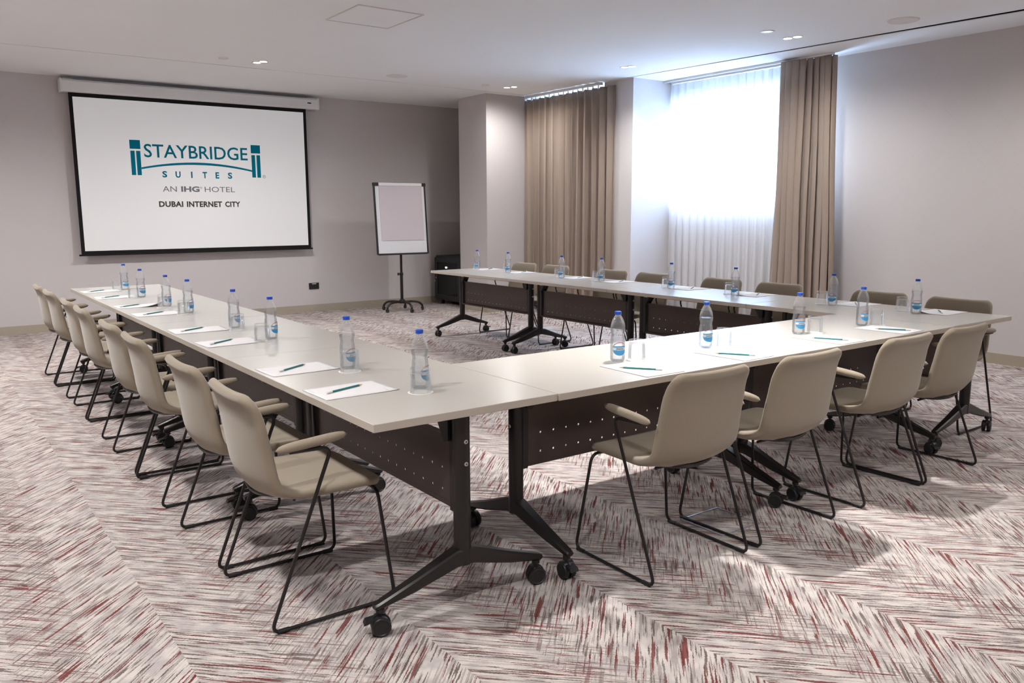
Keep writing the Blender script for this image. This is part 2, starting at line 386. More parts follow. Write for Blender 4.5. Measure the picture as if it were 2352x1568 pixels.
# pairs of the same run above and behind the picture
for i, (x, y, e, bm) in enumerate(((5.5,0.55,.48,164),(5.5,-1.5,.55,160),(2.05,0.50,2.2,84),(2.05,-1.6,.62,112),(-1.05,6.5,1.15,166),(-1.05,4.55,1.15,150),(-1.05,2.6,.95,145),(-1.05,.5,.9,150),(-1.05,-1.5,1.25,150),(2.05,-3.6,.6,150),(5.5,-3.6,.6,150))):
    downlight(x-.045, y, 'recessed ceiling lamp above or behind the picture', energy=e, beam=bm)
    downlight(x+.045, y, 'recessed ceiling lamp above or behind the picture', energy=e, beam=bm)
def ceiling_disc(name, label, cat, x, y, r, prof, mat):
    tag(obj(name, MB().lathe([(a*r, b) for a, b in prof], 32), mat, None, 40, loc=(x, y, H)), label, cat)
ceiling_disc('ceiling_speaker', 'round ceiling speaker grille near the dark slot on the right', 'speaker', 5.715, 1.623, .125, [(0,-.006),(.86,-.006),(.93,-.009),(1,-.002),(1,0)], 'grille_white')
ceiling_disc('ceiling_speaker', 'round ceiling speaker grille near the screen wall', 'speaker', 3.642, 6.504, .125, [(0,-.006),(.86,-.006),(.93,-.009),(1,-.002),(1,0)], 'grille_white')
ceiling_disc('smoke_detector', 'small dark rimmed disc on the ceiling left of the screen lamps', 'detector', 1.668, 6.516, .05, [(0,-.012),(.7,-.012),(.9,-.008),(1,0)], 'grille_white')
ceiling_disc('smoke_detector', 'small pale disc on the ceiling before the left pier', 'detector', 4.87, 6.50, .05, [(0,-.012),(.7,-.012),(.9,-.008),(1,0)], 'grille_white')
hp = thing('access_panel', 'square access hatch in the middle of the ceiling', 'hatch', (2.105, 4.03, H), 0)
obj('hatch_leaf', MB().bbox(-.272,.272,-.292,.292,-.004,.0,.001), 'ceiling_paint', hp)
m = MB()
for (a,b,c_,d) in ((-.285,.285,-.305,-.295),(-.285,.285,.295,.305),(-.285,-.275,-.295,.295),(.275,.285,-.295,.295)): m.box(a,b,c_,d,-.007,0)
obj('hatch_frame', m, 'grille_white', hp)

# ------------------------------------------------------------------ curtains
def cloth(name, mat, pts, zlist, thick, label, cat, sm=50):
    """pts(u,z)->(x,y) for u in 0..1 sampled nU"""
    nU, fn = pts; V = []; F = []
    for z in zlist:
        for i in range(nU+1): x, y = fn(i/nU, z); V.append((x, y, z))
    n = nU+1
    for j in range(len(zlist)-1):
        for i in range(nU): F.append((j*n+i, j*n+i+1, (j+1)*n+i+1, (j+1)*n+i))
    me = MB().add(V, F).mesh(name, mat, None); me.shade_smooth()
    t = thing(name, label, cat)
    o = link('cloth', me, t); s = o.modifiers.new('thickness', 'SOLIDIFY'); s.thickness = thick; s.offset = 0
    return t
def fold(u, k, amp, sharp=1.6):
    a = math.sin(2*PI*k*u); return amp*math.copysign(abs(a)**(1/sharp), a)
def f_brown(u, z):
    k = 14; h = z/2.865; y = 5.30+u*1.86
    dx = fold(u+.006*math.sin(5*u*PI), k, .042*(0.8+.25*math.sin(9*u)), 1.3)+.012*math.sin(31*u+1.5*h)*(1-h)
    return (5.93+dx, y+.02*math.sin(2*PI*k*u*2+.6)*(0.4+.6*(1-h))+.014*math.sin(17*u+2)*(1-h))
zs = [.025+i*(2.84/10) for i in range(11)]
t = cloth('drape', 'drape_fabric', (260, f_brown), zs, .004, 'closed brown beige drape hanging between the two wall piers', 'curtain')
obj('track', MB().box(5.91, 5.95, 5.54, 7.08, H-.028, H-.002), 'white_paint', t)
gl = MB().box(-.005,.005,-.006,.006,2.85,H-.028).mesh('curtain_glider','white_paint')
for i in range(16): link('curtain_glider', gl, t, (5.93, 5.60+i*.096, 0))
def f_stack(u, z):
    h = z/2.90; k = 8.5
    y0 = 3.36-.02*(h); y1 = 2.66+.10*h
    y = y0+(y1-y0)*u
    dx = fold(u+.012*math.sin(7*u), k, .055*(.75+.25*math.sin(5*u+1)), 1.5)+.02*math.sin(3*PI*u+2.2*h)*(1-h*.6)
    return (6.47+.05*u+dx, y+.028*math.sin(4*PI*k*u+.4)+.018*math.sin(6*h+9*u)*(1-h))
zs = [.02+i*(2.875/12) for i in range(13)]
t = cloth('drape', 'drape_fabric', (170, f_stack), zs, .004, 'open brown beige drape gathered at the right side of the bright window', 'curtain')
def f_sheer(u, z):
    k = 16; y = 5.02-u*1.80
    return (6.61+.019*math.sin(2*PI*k*u+.8*math.sin(7*u))+.006*math.sin(21*u+z), y+.010*math.sin(4*PI*k*u))
zs = [.03+i*(2.855/8) for i in range(9)]
t = cloth('sheer_curtain', 'sheer_voile', (300, f_sheer), zs, .0008, 'white sheer curtain drawn across the bright window', 'curtain')
obj('track', MB().box(6.585, 6.635, 3.0, 5.025, H-.028, H-.002), 'white_paint', t)
tk = thing('curtain_track', 'white curtain track over the gathered drape', 'curtain track')
obj('rail', MB().box(6.47, 6.51, 2.76, 5.025, H-.022, H-.002), 'white_paint', tk)

# ------------------------------------------------------------------ projection screen
def text_mesh(s, name, mat, width, height, bold=0.0, spacing=1.0):
    cu = bpy.data.curves.new(name, 'FONT'); cu.body = s; cu.size = 1; cu.offset = bold; cu.space_character = spacing; cu.resolution_u = 3
    o = bpy.data.objects.new(name, cu); COL.objects.link(o)
    dg = bpy.context.evaluated_depsgraph_get(); me = bpy.data.meshes.new_from_object(o.evaluated_get(dg))
    bpy.data.objects.remove(o, do_unlink=True); bpy.data.curves.remove(cu)
    xs = [v.co.x for v in me.vertices]; ys = [v.co.y for v in me.vertices]
    x0, x1, y0, y1 = min(xs), max(xs), min(ys), max(ys)
    for v in me.vertices: v.co = ((v.co.x-x0)/(x1-x0)*width, (v.co.y-y0)/(y1-y0)*height, 0)
    me.materials.clear(); me.materials.append(MAT[mat]); me.name = name; return me
sc = thing('projection_screen', 'pull down projection screen with a teal hotel logo and black border', 'screen', (0, 8.60, 0))
SY = 0.0
h = MB(); h.prism([(-.075,2.735),(.035,2.735),(.045,2.75),(.045,2.86),(.03,2.872),(-.06,2.872),(-.085,2.85),(-.085,2.75)], 'x', .475, 3.525)
obj('housing', h, 'white_paint', sc)
for x0 in (.455, 3.525): obj('end_cap', MB().bbox(x0, x0+.02, -.09, .05, 2.728, 2.878, .006), 'white_paint', sc)
m = MB(); m.box(.50,.60,-.03,.098,2.872,2.885); m.box(3.40,3.50,-.03,.098,2.872,2.885); m.box(.50,.56,.085,.098,2.80,2.885); m.box(3.44,3.50,.085,.098,2.80,2.885)
obj('bracket', m, 'white_paint', sc)
obj('badge', MB().box(3.38,3.43,-.0875,-.085,2.80,2.815), 'rack_black', sc)
obj('border', MB().box(.545, 3.385, SY, SY+.003, .888, 2.74), 'screen_black', sc)
obj('bottom_bar', MB().bbox(.52, 3.405, SY-.012, SY+.014, .872, .892, .004), 'screen_black', sc)
face = obj('screen_face', MB().box(.585, 3.345, SY-.0025, SY-.0005, .93, 2.69), 'screen_white', sc)
FY = SY-.0042
def on_screen(name, me, x, z): return link(name, me, face, (x, FY, z), (R(90), 0, 0))
def flat(name, mat, poly): 
    return link(name, MB().add([(u, FY, v) for u, v in poly], [tuple(range(len(poly)))]).mesh(name, mat), face)
def rect(x0, x1, z0, z1): return [(x0,z0),(x1,z0),(x1,z1),(x0,z1)]
for (a, b) in ((1.155, 1.275), (2.612, 2.735)):
    flat('logo_block', 'logo_teal', rect(a, b, 2.13, 2.235))
    flat('logo_column', 'logo_teal', rect(a+.004, a+.052, 1.822, 2.108)); flat('logo_column', 'logo_teal', rect(b-.052, b-.004, 1.822, 2.108))
arc = []; N = 28
for i in range(N+1): u = i/N; arc.append((1.272+u*(2.616-1.272), 1.905+.072*(1-(2*u-1)**2)))
lo = [(x, z-.012-.004*(1-abs(2*i/N-1))) for i, (x, z) in enumerate(arc)]; hi = [(x, z+.010+.004*(1-abs(2*i/N-1))) for i, (x, z) in enumerate(arc)]
mb = MB(); mb.add([(x, FY, z) for x, z in lo]+[(x, FY, z) for x, z in hi], [(i, i+1, N+2+i, N+1+i) for i in range(N)])
link('logo_arch', mb.mesh('logo_arch', 'logo_teal'), face)
on_screen('logo_text', text_mesh('STAYBRIDGE', 'logo_text', 'logo_teal', 1.255, .160, .010), 1.312, 2.035)
SU = [1.505, 1.66, 1.845, 1.985, 2.145, 2.30]
for ch, x, wd in zip('SUITES', SU, (.056,.06,.017,.056,.046,.056)):
    on_screen('logo_letter', text_mesh(ch, 'logo_letter', 'logo_teal', wd, .078, .034), x, 1.800)
on_screen('logo_text', text_mesh('AN', 'logo_text', 'logo_grey', .165, .066), 1.498, 1.630)
on_screen('logo_text', text_mesh('IHG', 'logo_text', 'logo_grey', .222, .069, .040), 1.715, 1.629)
on_screen('logo_text', text_mesh('HOTEL', 'logo_text', 'logo_grey', .380, .066), 2.000, 1.630)
for wd, x, wl in (('DUBAI',1.443,.285),('INTERNET',1.772,.435),('CITY',2.245,.195)): on_screen('logo_text', text_mesh(wd, 'logo_text', 'logo_dark', wl, .070, .036, 1.05), x, 1.443)
def regmark(x, z, r, mat):
    mb = MB(); n = 20
    for k in range(n):
        a, b = 2*PI*k/n, 2*PI*(k+1)/n
        mb.add([(x+r*math.cos(a), FY, z+r*math.sin(a)), (x+r*math.cos(b), FY, z+r*math.sin(b)), (x+.8*r*math.cos(b), FY, z+.8*r*math.sin(b)), (x+.8*r*math.cos(a), FY, z+.8*r*math.sin(a))], [(0,1,2,3)])
    link('registered_ring', mb.mesh('registered_ring', mat), face)
    on_screen('registered_letter', text_mesh('R', 'registered_letter', mat, r*.8, r*1.05), x-.38*r, z-.5*r)
regmark(2.772, 1.836, .020, 'logo_teal'); regmark(1.958, 1.682, .013, 'logo_grey')

# wall socket
so = thing('wall_socket', 'black double wall socket low on the screen wall', 'socket', (3.44, 8.70, .355))
obj('plate', MB().bbox(-.073,.073,-.012,0,-.044,.044,.003), 'socket_black', so)
obj('label_strip', MB().box(-.03,.03,-.0135,-.012,.026,.036), 'paper', so)
for s in (-1,1): obj('outlet', MB().bbox(s*.035-.022,s*.035+.022,-.014,-.012,-.034,.016,.001), 'rack_black', so)

# ------------------------------------------------------------------ flip chart
fc = thing('flip_chart', 'white flip chart easel on a black wheeled star base', 'flip chart', (4.43, 7.90, 0), R(-3))
TILT = R(-5)
def bl(m_): return m_
bd = link('board', MB().bbox(-.375,.375,-.006,.006,0,.95,.002).mesh('board', 'board_white'), fc, (0,.0,.80), (TILT,0,0))
for n_, b_ in (('frame_side',(-.39,-.368,-.014,.012,-.005,.955)),('frame_side',(.368,.39,-.014,.012,-.005,.955)),('frame_bottom',(-.368,.368,-.014,.012,-.012,.012)),('corner_cap',(-.395,-.315,-.020,.016,.925,.968)),('corner_cap',(.335,.395,-.020,.016,.925,.968))):
    obj(n_, MB().bbox(*b_, .003), 'black_plastic', bd)
obj('clamp_bar', MB().bbox(-.315,.335,-.020,.012,.925,.966,.004), 'white_paint', bd)
obj('pen_tray', MB().bbox(-.32,.368,-.03,-.012,-.008,.004,.002), 'black_plastic', bd)
obj('paper_pad', MB().bbox(-.312,.332,-.013,-.0065,.185,.93,.001), 'flip_paper', bd)
obj('post', MB().cyl((0,.08,.14),(0,.08,.52),.021,16).cyl((0,.08,.50),(0,.08,1.30),.0165,16).cyl((0,.08,.50),(0,.08,.535),.026,16), 'black_steel', fc, 40)
obj('bracket', MB().box(-.12,.12,.014,.07,.86,.89).box(-.12,.12,.055,.075,1.25,1.29), 'black_steel', fc)
obj('knob', MB().cyl((-.022,.08,.518),(-.052,.08,.518),.008,10).cyl((-.048,.08,.50),(-.048,.08,.536),.011,10), 'black_plastic', fc, 40)
obj('hub', MB().lathe([(0,.105),(.05,.108),(.052,.135),(.035,.155),(.024,.165),(0,.165)],20,(0,.08,0)), 'black_steel', fc, 40)
fcw = MB().cyl((-.014,0,.022),(.014,0,.022),.022,14).mesh('wheel','wheel_grey',40)
for k in range(5):
    a = R(56+72*k); d = Vector((math.cos(a), math.sin(a), 0)); c0 = Vector((0,.08,0))
    P = [c0+d*.03+Vector((0,0,.128)), c0+d*.15+Vector((0,0,.132)), c0+d*.24+Vector((0,0,.118)), c0+d*.285+Vector((0,0,.075)), c0+d*.288+Vector((0,0,.046))]
    obj('base_leg', MB().tube(P, .0155, 8, .05), 'black_steel', fc, 60)
    cs = obj('caster', MB().cyl((0,0,.035),(0,0,.055),.008,8).bbox(-.02,.02,-.02,.02,.026,.046,.004), 'black_plastic', fc, 40, loc=c0+d*.288, rot=(0,0,a))
    link('wheel', fcw, cs, (0,0,0))

# ------------------------------------------------------------------ equipment rack
rk = thing('equipment_rack', 'black wheeled equipment rack with a glass door in the corner', 'rack cabinet', (5.515, 8.20, 0), R(-90))
obj('body', MB().bbox(-.36,.36,-.18,.26,.06,.725,.012), 'rack_black', rk)
dr = obj('door', MB().box(-.355,-.28,-.198,-.180,.085,.695).box(.28,.355,-.198,-.180,.085,.695).box(-.28,.28,-.198,-.180,.63,.695).box(-.28,.28,-.198,-.180,.085,.145), 'rack_black', rk)
obj('glass', MB().box(-.28,.28,-.192,-.186,.145,.63), 'rack_glass', dr)
obj('lock', MB().cyl((-.318,-.204,.39),(-.318,-.198,.39),.009,12), 'steel_bolt', dr, 40)
obj('painted_glint', MB().box(-.05,-.018,-.1965,-.192,.545,.566), 'glint_white', rk)  # lamp reflection in the glass door, added as a small glowing block
obj('side_latch', MB().box(-.352,-.340,-.204,-.198,.33,.36), 'steel_bolt', rk)
for x in (-.25,.25):
    for y in (-.12,.2):
        cs = obj('caster', MB().box(x-.015,x+.015,y-.02,y+.02,.035,.06), 'black_plastic', rk)
        obj('wheel', MB().cyl((x-.01,y,.024),(x+.01,y,.024),.024,14), 'black_plastic', cs, 40)
tag(obj('adapter_box', MB().bbox(-.05,.05,-.03,.03,0,.022,.004).tube([(.05,0,.01),(.09,.02,.006),(.11,.06,.006),(.07,.10,.006)],.003,6,.02), 'rack_black', None, 40, loc=(5.50,8.02,.7255)), 'small black adapter lying on the equipment rack', 'adapter')

# ------------------------------------------------------------------ floor box
fb = thing('floor_box', 'square floor outlet box with a thin metal rim under the front chairs', 'floor box', (1.722, .068, 0), R(0))
obj('lid', MB().bbox(-.118,.118,-.112,.112,0,.003,.001), 'carpet', fb)
m = MB()
for (a,b,c_,d) in ((-.126,.126,-.120,-.114),(-.126,.126,.114,.120),(-.126,-.120,-.114,.114),(.120,.126,-.114,.114)): m.box(a,b,c_,d,0,.005)
obj('rim', m, 'box_steel', fb)

# ------------------------------------------------------------------ tables
TL, TW, ZT, TT = 1.42, .726, .7314, .027
def table_meshes():
    M = {}
    M['top'] = MB().bbox(-TL/2+.001, TL/2-.001, -TW/2, TW/2, ZT-TT, ZT, .0015)
    me = M['top'].mesh('table_top', ['table_laminate','table_edge'])
    for p in me.polygons: p.material_index = 0 if abs(p.normal.z) > .9 else 1
    M['top'] = me
    pr = .030
    M['post'] = MB().cyl((0,0,.165),(0,0,.690),pr,24).bbox(pr-.012,pr+.018,-.020,.020,.345,.690,.003).mesh('post','black_steel',40)
    M['cap'] = MB().lathe([(0,.690),(pr,.690),(pr,.694),(.024,.699),(0,.699)],24).mesh('post_cap','black_plastic',40)
    M['bolt'] = MB().lathe([(.0035,.0),(.0035,.0035),(.0065,.0035),(.0078,.0015),(.0078,0)],12,closed=True).mesh('bolt','steel_bolt',40)
    def foot(s):
        def rg(y, hw, z0, z1): b = .006; return [(-hw,y,z0+b),(-hw+b,y,z0),(hw-b,y,z0),(hw,y,z0+b),(hw,y,z1-b),(hw-b,y,z1),(-hw+b,y,z1),(-hw,y,z1-b)]
        rs = [rg(0,.028,.165,.225), rg(s*.035,.027,.162,.222), rg(s*.20,.021,.116,.160), rg(s*.335,.018,.090,.114), rg(s*.345,.014,.094,.110)]
        if s < 0: rs = [r[::-1] for r in rs]
        return MB().loft(rs).mesh('foot','black_steel',35)
    M['foot+'] = foot(1); M['foot-'] = foot(-1)
    def wheel(x0, x1, sgn):
        xs = (x0, x1) if sgn > 0 else (x1, x0)
        V = [(.0,xs[0]),(.026,xs[0]),(.030,xs[0]+sgn*.001),(.033,xs[0]+sgn*.006),(.033,xs[1]-sgn*.006),(.030,xs[1]-sgn*.001),(.026,xs[1]),(.024,xs[1]-sgn*.002),(.0,xs[1]-sgn*.002)]
        mb = MB(); mb.lathe(V, 24); mb.v = [(z, x, y+.033) for (x,y,z) in mb.v]; return mb.mesh('wheel','black_plastic',35)
    M['wheel+'] = wheel(.004,.026,1); M['wheel-'] = wheel(-.026,-.004,-1)
    M['caster'] = MB().cyl((0,0,.060),(0,0,.094),.008,12).cyl((0,0,.080),(0,0,.092),.015,16).prism([(.034*math.cos(a)+0,.034+.040*math.sin(a)) for a in [R(t_) for t_ in range(15,170,14)]]+[(-.022,.040),(.022,.040)],'x',-.0035,.0035).mesh('caster','black_plastic',35)
    M['hood'] = MB().prism([(.030*math.cos(R(t_)),.034+.036*math.sin(R(t_))) for t_ in range(25,160,15)]+[(-.02,.058),(0,.062),(.02,.058)],'x',-.022,.022).mesh('hood','black_plastic',35)
    M['brake'] = MB().prism([(.018,.062),(.050,.056),(.056,.044),(.048,.046),(.030,.052)],'x',-.018,.018).mesh('brake_tab','black_plastic',35)
    # bracket that lets the top fold
    M['bracket'] = MB().prism([(.03,.600),(.055,.590),(.075,.62),(.10,.66),(.115,.7044),(-.005,.7044),(-.005,.692),(.03,.68)],'y',-.034,-.026).prism([(.03,.600),(.055,.590),(.075,.62),(.10,.66),(.115,.7044),(-.005,.7044),(-.005,.692),(.03,.68)],'y',.026,.034).box(.035,.075,-.026,.026,.62,.685).mesh('fold_bracket','black_plastic')
    M['latch'] = MB().bbox(.045,.085,-.046,-.034,.655,.685,.003).mesh('latch','steel_bolt')
    M['rail'] = MB().bbox(-TL/2+.20,TL/2-.20,-.032,.032,.655,.7042,.004).mesh('rail','black_steel')
    # perforated privacy panel: two rows of round holes, lip along the bottom
    x0, x1 = -TL/2+.135, TL/2-.135; n = 16; pw = (x1-x0-.06)/n
    mb = MB(); zr = [(.362,.375,None),(.375,.425,.400),(.425,.455,None),(.455,.505,.480),(.505,.600,None)]
    T = .0016
    for z0, z1, hz in zr:
        if hz is None: mb.add([(x0,0,z0),(x1,0,z0),(x1,0,z1),(x0,0,z1)],[(0,1,2,3)]); continue
        mb.add([(x0,0,z0),(x0+.03,0,z0),(x0+.03,0,z1),(x0,0,z1)],[(0,1,2,3)]); mb.add([(x1-.03,0,z0),(x1,0,z0),(x1,0,z1),(x1-.03,0,z1)],[(0,1,2,3)])
        for i in range(n):
            a = x0+.03+i*pw; b = a+pw; cx = (a+b)/2; r = .0046
            out = [(b,0,hz),(b,0,z1),(cx,0,z1),(a,0,z1),(a,0,hz),(a,0,z0),(cx,0,z0),(b,0,z0)]
            inn = [(cx+r*math.cos(PI/4*k),0,hz+r*math.sin(PI/4*k)) for k in range(8)]
            mb.add(out+inn, [(k,(k+1)%8,8+(k+1)%8,8+k) for k in range(8)])
    M['panel'] = mb.mesh('privacy_panel','panel_steel')
    lp = MB().prism([(.0012,.364),(.0012,.347),(-.0008,.345),(-.030,.345),(-.032,.347),(-.032,.358),(-.0305,.358),(-.0305,.3465),(-.0012,.3465),(-.0012,.364)],'x',x0,x1)
    M['lip'] = lp.mesh('panel_lip','panel_steel')
    lt = MB().prism([(.0012,.598),(.0012,.603),(-.0240,.603),(-.0240,.600),(-.0012,.600),(-.0012,.598)],'x',x0,x1)
    M['lip_top'] = lt.mesh('panel_top_fold','panel_steel')
    return M
TM = table_meshes()
DP = .074          # post inset from the ends
def table(cx, cy, rot, label, sx_=1.0):
    t = thing('folding_table', label, 'table', (cx, cy, 0), rot, 'wheeled folding tables set in a U'); t.scale = (sx_, 1, 1)
    link('table_top', TM['top'], t); link('rail', TM['rail'], t)
    p = link('privacy_panel', TM['panel'], t); md = p.modifiers.new('thickness','SOLIDIFY'); md.thickness = .0016; md.offset = 0
    link('panel_lip', TM['lip'], p); link('panel_top_fold', TM['lip_top'], p)
    for s in (-1, 1):
        X = s*(TL/2-DP); rz = 0 if s < 0 else PI
        q = link('post', TM['post'], t, (X,0,0), (0,0,rz)); link('post_cap', TM['cap'], q)
        for z in (.528,.606):
            link('bolt', TM['bolt'], q, (-.030,0,z), (0,R(-90),0))
        b = link('fold_bracket', TM['bracket'], t, (X,0,0), (0,0,rz)); link('latch', TM['latch'], b)
        link('foot', TM['foot+'], t, (X,0,0)); link('foot', TM['foot-'], t, (X,0,0))
        for e in (-1,1):
            a = random.uniform(-.5,.5)+(0 if e > 0 else PI)
            c_ = link('caster', TM['caster'], t, (X, e*.322, 0), (0,0,a))
            link('wheel', TM['wheel+'], c_); link('wheel', TM['wheel-'], c_); link('hood', TM['hood'], c_)
            if e > 0 : link('brake_tab', TM['brake'], c_)
LS, FS, RS = 1.435, 1.4235, 1.418
NTH = ['nearest', 'second nearest', 'third nearest', 'farthest']
for k in range(4): table(TW/2, (k+.5)*LS, R(90), 'white topped folding table, %s to the camera in the left row' % NTH[k], LS/TL)
for k in range(2): table(TW+.004+(k+.5)*FS, TW/2-.004, R(180), 'white topped folding table, %s half of the front row joining both sides' % ('left','right')[k], FS/TL)
RO = Vector((3.585, .004, 0)); RA = .006
ey = Vector((-math.sin(RA), math.cos(RA), 0)); ex = Vector((math.cos(RA), math.sin(RA), 0))
for k in range(4):
    c_ = RO+ex*(TW/2)+ey*((k+.5)*RS); table(c_.x, c_.y, R(-90)+RA, 'white topped folding table, %s to the camera in the right row by the window' % NTH[k], RS/TL)

# ------------------------------------------------------------------ chairs
def chair_meshes():
    M = {}
    ctrl = [(.232,.418),(.215,.437),(.17,.449),(.10,.449),(0,.442),(-.09,.438),(-.145,.443),(-.180,.468),(-.197,.520),(-.205,.600),(-.212,.680),(-.224,.740),(-.242,.784),(-.252,.800)]
    # dense Catmull-Rom samples by arc length
    pts = []
    C = [Vector((a,b)) for a, b in ctrl]; C = [C[0]*2-C[1]]+C+[C[-1]*2-C[-2]]
    for i in range(1, len(C)-2):
        for k in range(12):
            t = k/12; p0,p1,p2,p3 = C[i-1],C[i],C[i+1],C[i+2]
            pts.append(.5*((2*p1)+(p2-p0)*t+(2*p0-5*p1+4*p2-p3)*t*t+(3*p1-p0-3*p2+p3)*t**3))
    pts.append(C[-2]); acc = [0]
    for a, b in zip(pts, pts[1:]): acc.append(acc[-1]+(b-a).length)
    LT = acc[-1]
    def at(d):
        d = max(0, min(LT, d)); i = 0
        while i < len(acc)-2 and acc[i+1] < d: i += 1
        f = (d-acc[i])/(acc[i+1]-acc[i]+1e-9); p = pts[i].lerp(pts[i+1], f)
        a = pts[max(0,i-2)]; b = pts[min(len(pts)-1,i+3)]; tg = (b-a).normalized(); return p, Vector((-tg.y, tg.x))*-1
    def lerp_t(tab, u):
        for (a,va),(b,vb) in zip(tab, tab[1:]):
            if u <= b: f = (u-a)/(b-a); f = f*f*(3-2*f); return va+(vb-va)*f
        return tab[-1][1]
    HW = [(0,.205),(.12,.222),(.45,.230),(.60,.228),(.80,.222),(1,.208)]
    SC = [(0,.0),(.15,.006),(.40,.020),(.52,.038),(.65,.036),(.85,.022),(1,.012)]
    def surf(ds, ss, off, thick, hwk=1.0, r0=.075, r1=.055, edge=.022):
        top = []; bot = []
        for d in ds:
            u = d/LT; p, nrm = at(d); hw = lerp_t(HW,u)*hwk; sc_ = lerp_t(SC,u)
            e0 = d-ds[0]; e1 = ds[-1]-d
            cut = 0
            if e0 < r0: cut = r0-math.sqrt(max(0,r0*r0-(r0-e0)**2))
            if e1 < r1: cut = max(cut, r1-math.sqrt(max(0,r1*r1-(r1-e1)**2)))
            w_ = hw-cut; rt = []; rb = []
            for s in ss:
                x = w_*s; q = x/hw; f = p+nrm*(sc_*q*q+off)
                dist = min(w_*(1-abs(s)), e0, e1); k = min(1, dist/edge); hgt = thick/2*math.sqrt(max(0,1-(1-k)**2))
                a = f+nrm*hgt; b = f-nrm*hgt; rt.append((x,a.x,a.y)); rb.append((x,b.x,b.y))
            top.append(rt); bot.append(rb)
        return top, bot
    def closed(top, bot):
        mb = MB(); n = len(top[0]); m_ = len(top); V = [p for r in top for p in r]+[p for r in bot for p in r]; F = []; o = n*m_
        for j in range(m_-1):
            for i in range(n-1):
                a,b,c_,d = j*n+i, j*n+i+1, (j+1)*n+i+1, (j+1)*n+i
                F.append((a,b,c_,d)); F.append((o+d,o+c_,o+b,o+a))
        mb.add(V, F); return mb
    def ends(a, b, n_mid, r=.07, k=7):
        e = [a+r*(1-math.cos(PI/2*i/k)) for i in range(k)]; f = [b-r*(1-math.cos(PI/2*i/k)) for i in range(k)][::-1]
        return e+[a+r+(b-a-2*r)*i/n_mid for i in range(n_mid+1)]+f
    def weld(mb, name, mat):
        import bmesh
        me = mb.mesh(name, mat); bm = bmesh.new(); bm.from_mesh(me); bmesh.ops.remove_doubles(bm, verts=bm.verts, dist=.00015); bmesh.ops.recalc_face_normals(bm, faces=bm.faces)
        bm.to_mesh(me); bm.free(); me.shade_smooth(); return me
    ss = [math.sin(PI/2*(-1+2*i/18)) for i in range(19)]
    T = .034
    M['shell'] = weld(closed(*surf(ends(0,LT,22), ss, -T/2, T)), 'seat_shell', 'chair_fabric')
    M['pan'] = weld(closed(*surf(ends(.10,.415,12,.05,5), ss, -T-.006, .016, .62, .05, .09, .012)), 'seat_pan', 'black_plastic')
    def frame(s):
        X = s*.263
        return MB().tube([(s*.06,.185,.397),(s*.206,.192,.404),(X,.222,.0075),(X,-.232,.0075),(s*.262,.004,.603),(s*.260,-.14,.606)], .0065, 8, .026, 6).mesh('side_frame','black_steel',70)
    M['frame+'] = frame(1); M['frame-'] = frame(-1)
    M['bar'] = MB().tube([(-.07,.185,.397),(.07,.185,.397)], .0065, 8).tube([(-.12,-.08,.395),(.12,-.08,.395)],.0065,8).mesh('cross_bar','black_steel',70)
    def arm(s):
        rings = []; n = 16; Ls = 18
        for i in range(Ls+1):
            u = -1+2*i/Ls; k = math.sqrt(max(0,1-abs(u)**4.5)); k = max(k,.02); f = -.062+u*.125; cz = .627+.004*(-u)*(-1)+.006*u
            w_ = .0175*(.92+.08*math.cos(u*1.3))*k; hh = .0165*k
            rings.append([(s*.258+w_*math.cos(2*PI*j/n)*(1), f, cz+hh*math.sin(2*PI*j/n)) for j in range(n)])
        me = MB().loft(rings).mesh('armrest','chair_fabric'); me.shade_smooth(); return me
    M['arm+'] = arm(1); M['arm-'] = arm(-1)
    M['glide'] = MB().cyl((0,-.02,.0065),(0,.02,.0065),.0082,10).mesh('glide','black_plastic',50)
    return M
CM = chair_meshes()
def chair(x, y, rot, label, group):
    t = thing('meeting_chair', label, 'chair', (x, y, 0.001), rot, group)
    link('seat_shell', CM['shell'], t); link('seat_pan', CM['pan'], t); link('cross_bar', CM['bar'], t)
    for s in '+-':
        f = link('side_frame', CM['frame'+s], t); link('armrest', CM['arm'+s], t)
        for yy in (-.19,.19): link('glide', CM['glide'], f, (.263 if s == '+' else -.263, yy, .0008))
    return t
ORD = ['nearest the camera', 'second from the camera', 'third from the camera', 'fourth from the camera', 'fifth from the camera', 'sixth from the camera', 'seventh from the camera', 'farthest from the camera']
LY = [.536, 1.148, 1.996, 2.590, 3.466, 4.036, 4.871, 5.464]
for i, y in enumerate(LY):
    chair(-.022+random.uniform(-.004,.004), y, R(-90)+random.uniform(-.02,.02), 'taupe armchair on a wire sled base, %s along the left row' % ORD[i], 'armchairs along the left row')
FX = ['leftmost', 'second from the left', 'third from the left', 'rightmost']
for i, x in enumerate((1.266, 1.880, 2.640, 3.200)):
    chair(x, -.006, random.uniform(-.02,.02), 'taupe armchair seen from behind, %s at the front row' % FX[i], 'armchairs along the front row')
RY = [.400, .980, 1.845, 2.436, 3.255, 3.826, 4.706, 5.290]
RX = [4.235, 4.27, 4.30, 4.31, 4.31, 4.32, 4.32, 4.33]
for i, y in enumerate(RY):
    chair(RX[i], y, R(90)+random.uniform(-.02,.02), 'taupe armchair on the window side, %s along the right row' % ORD[i], 'armchairs along the right row')

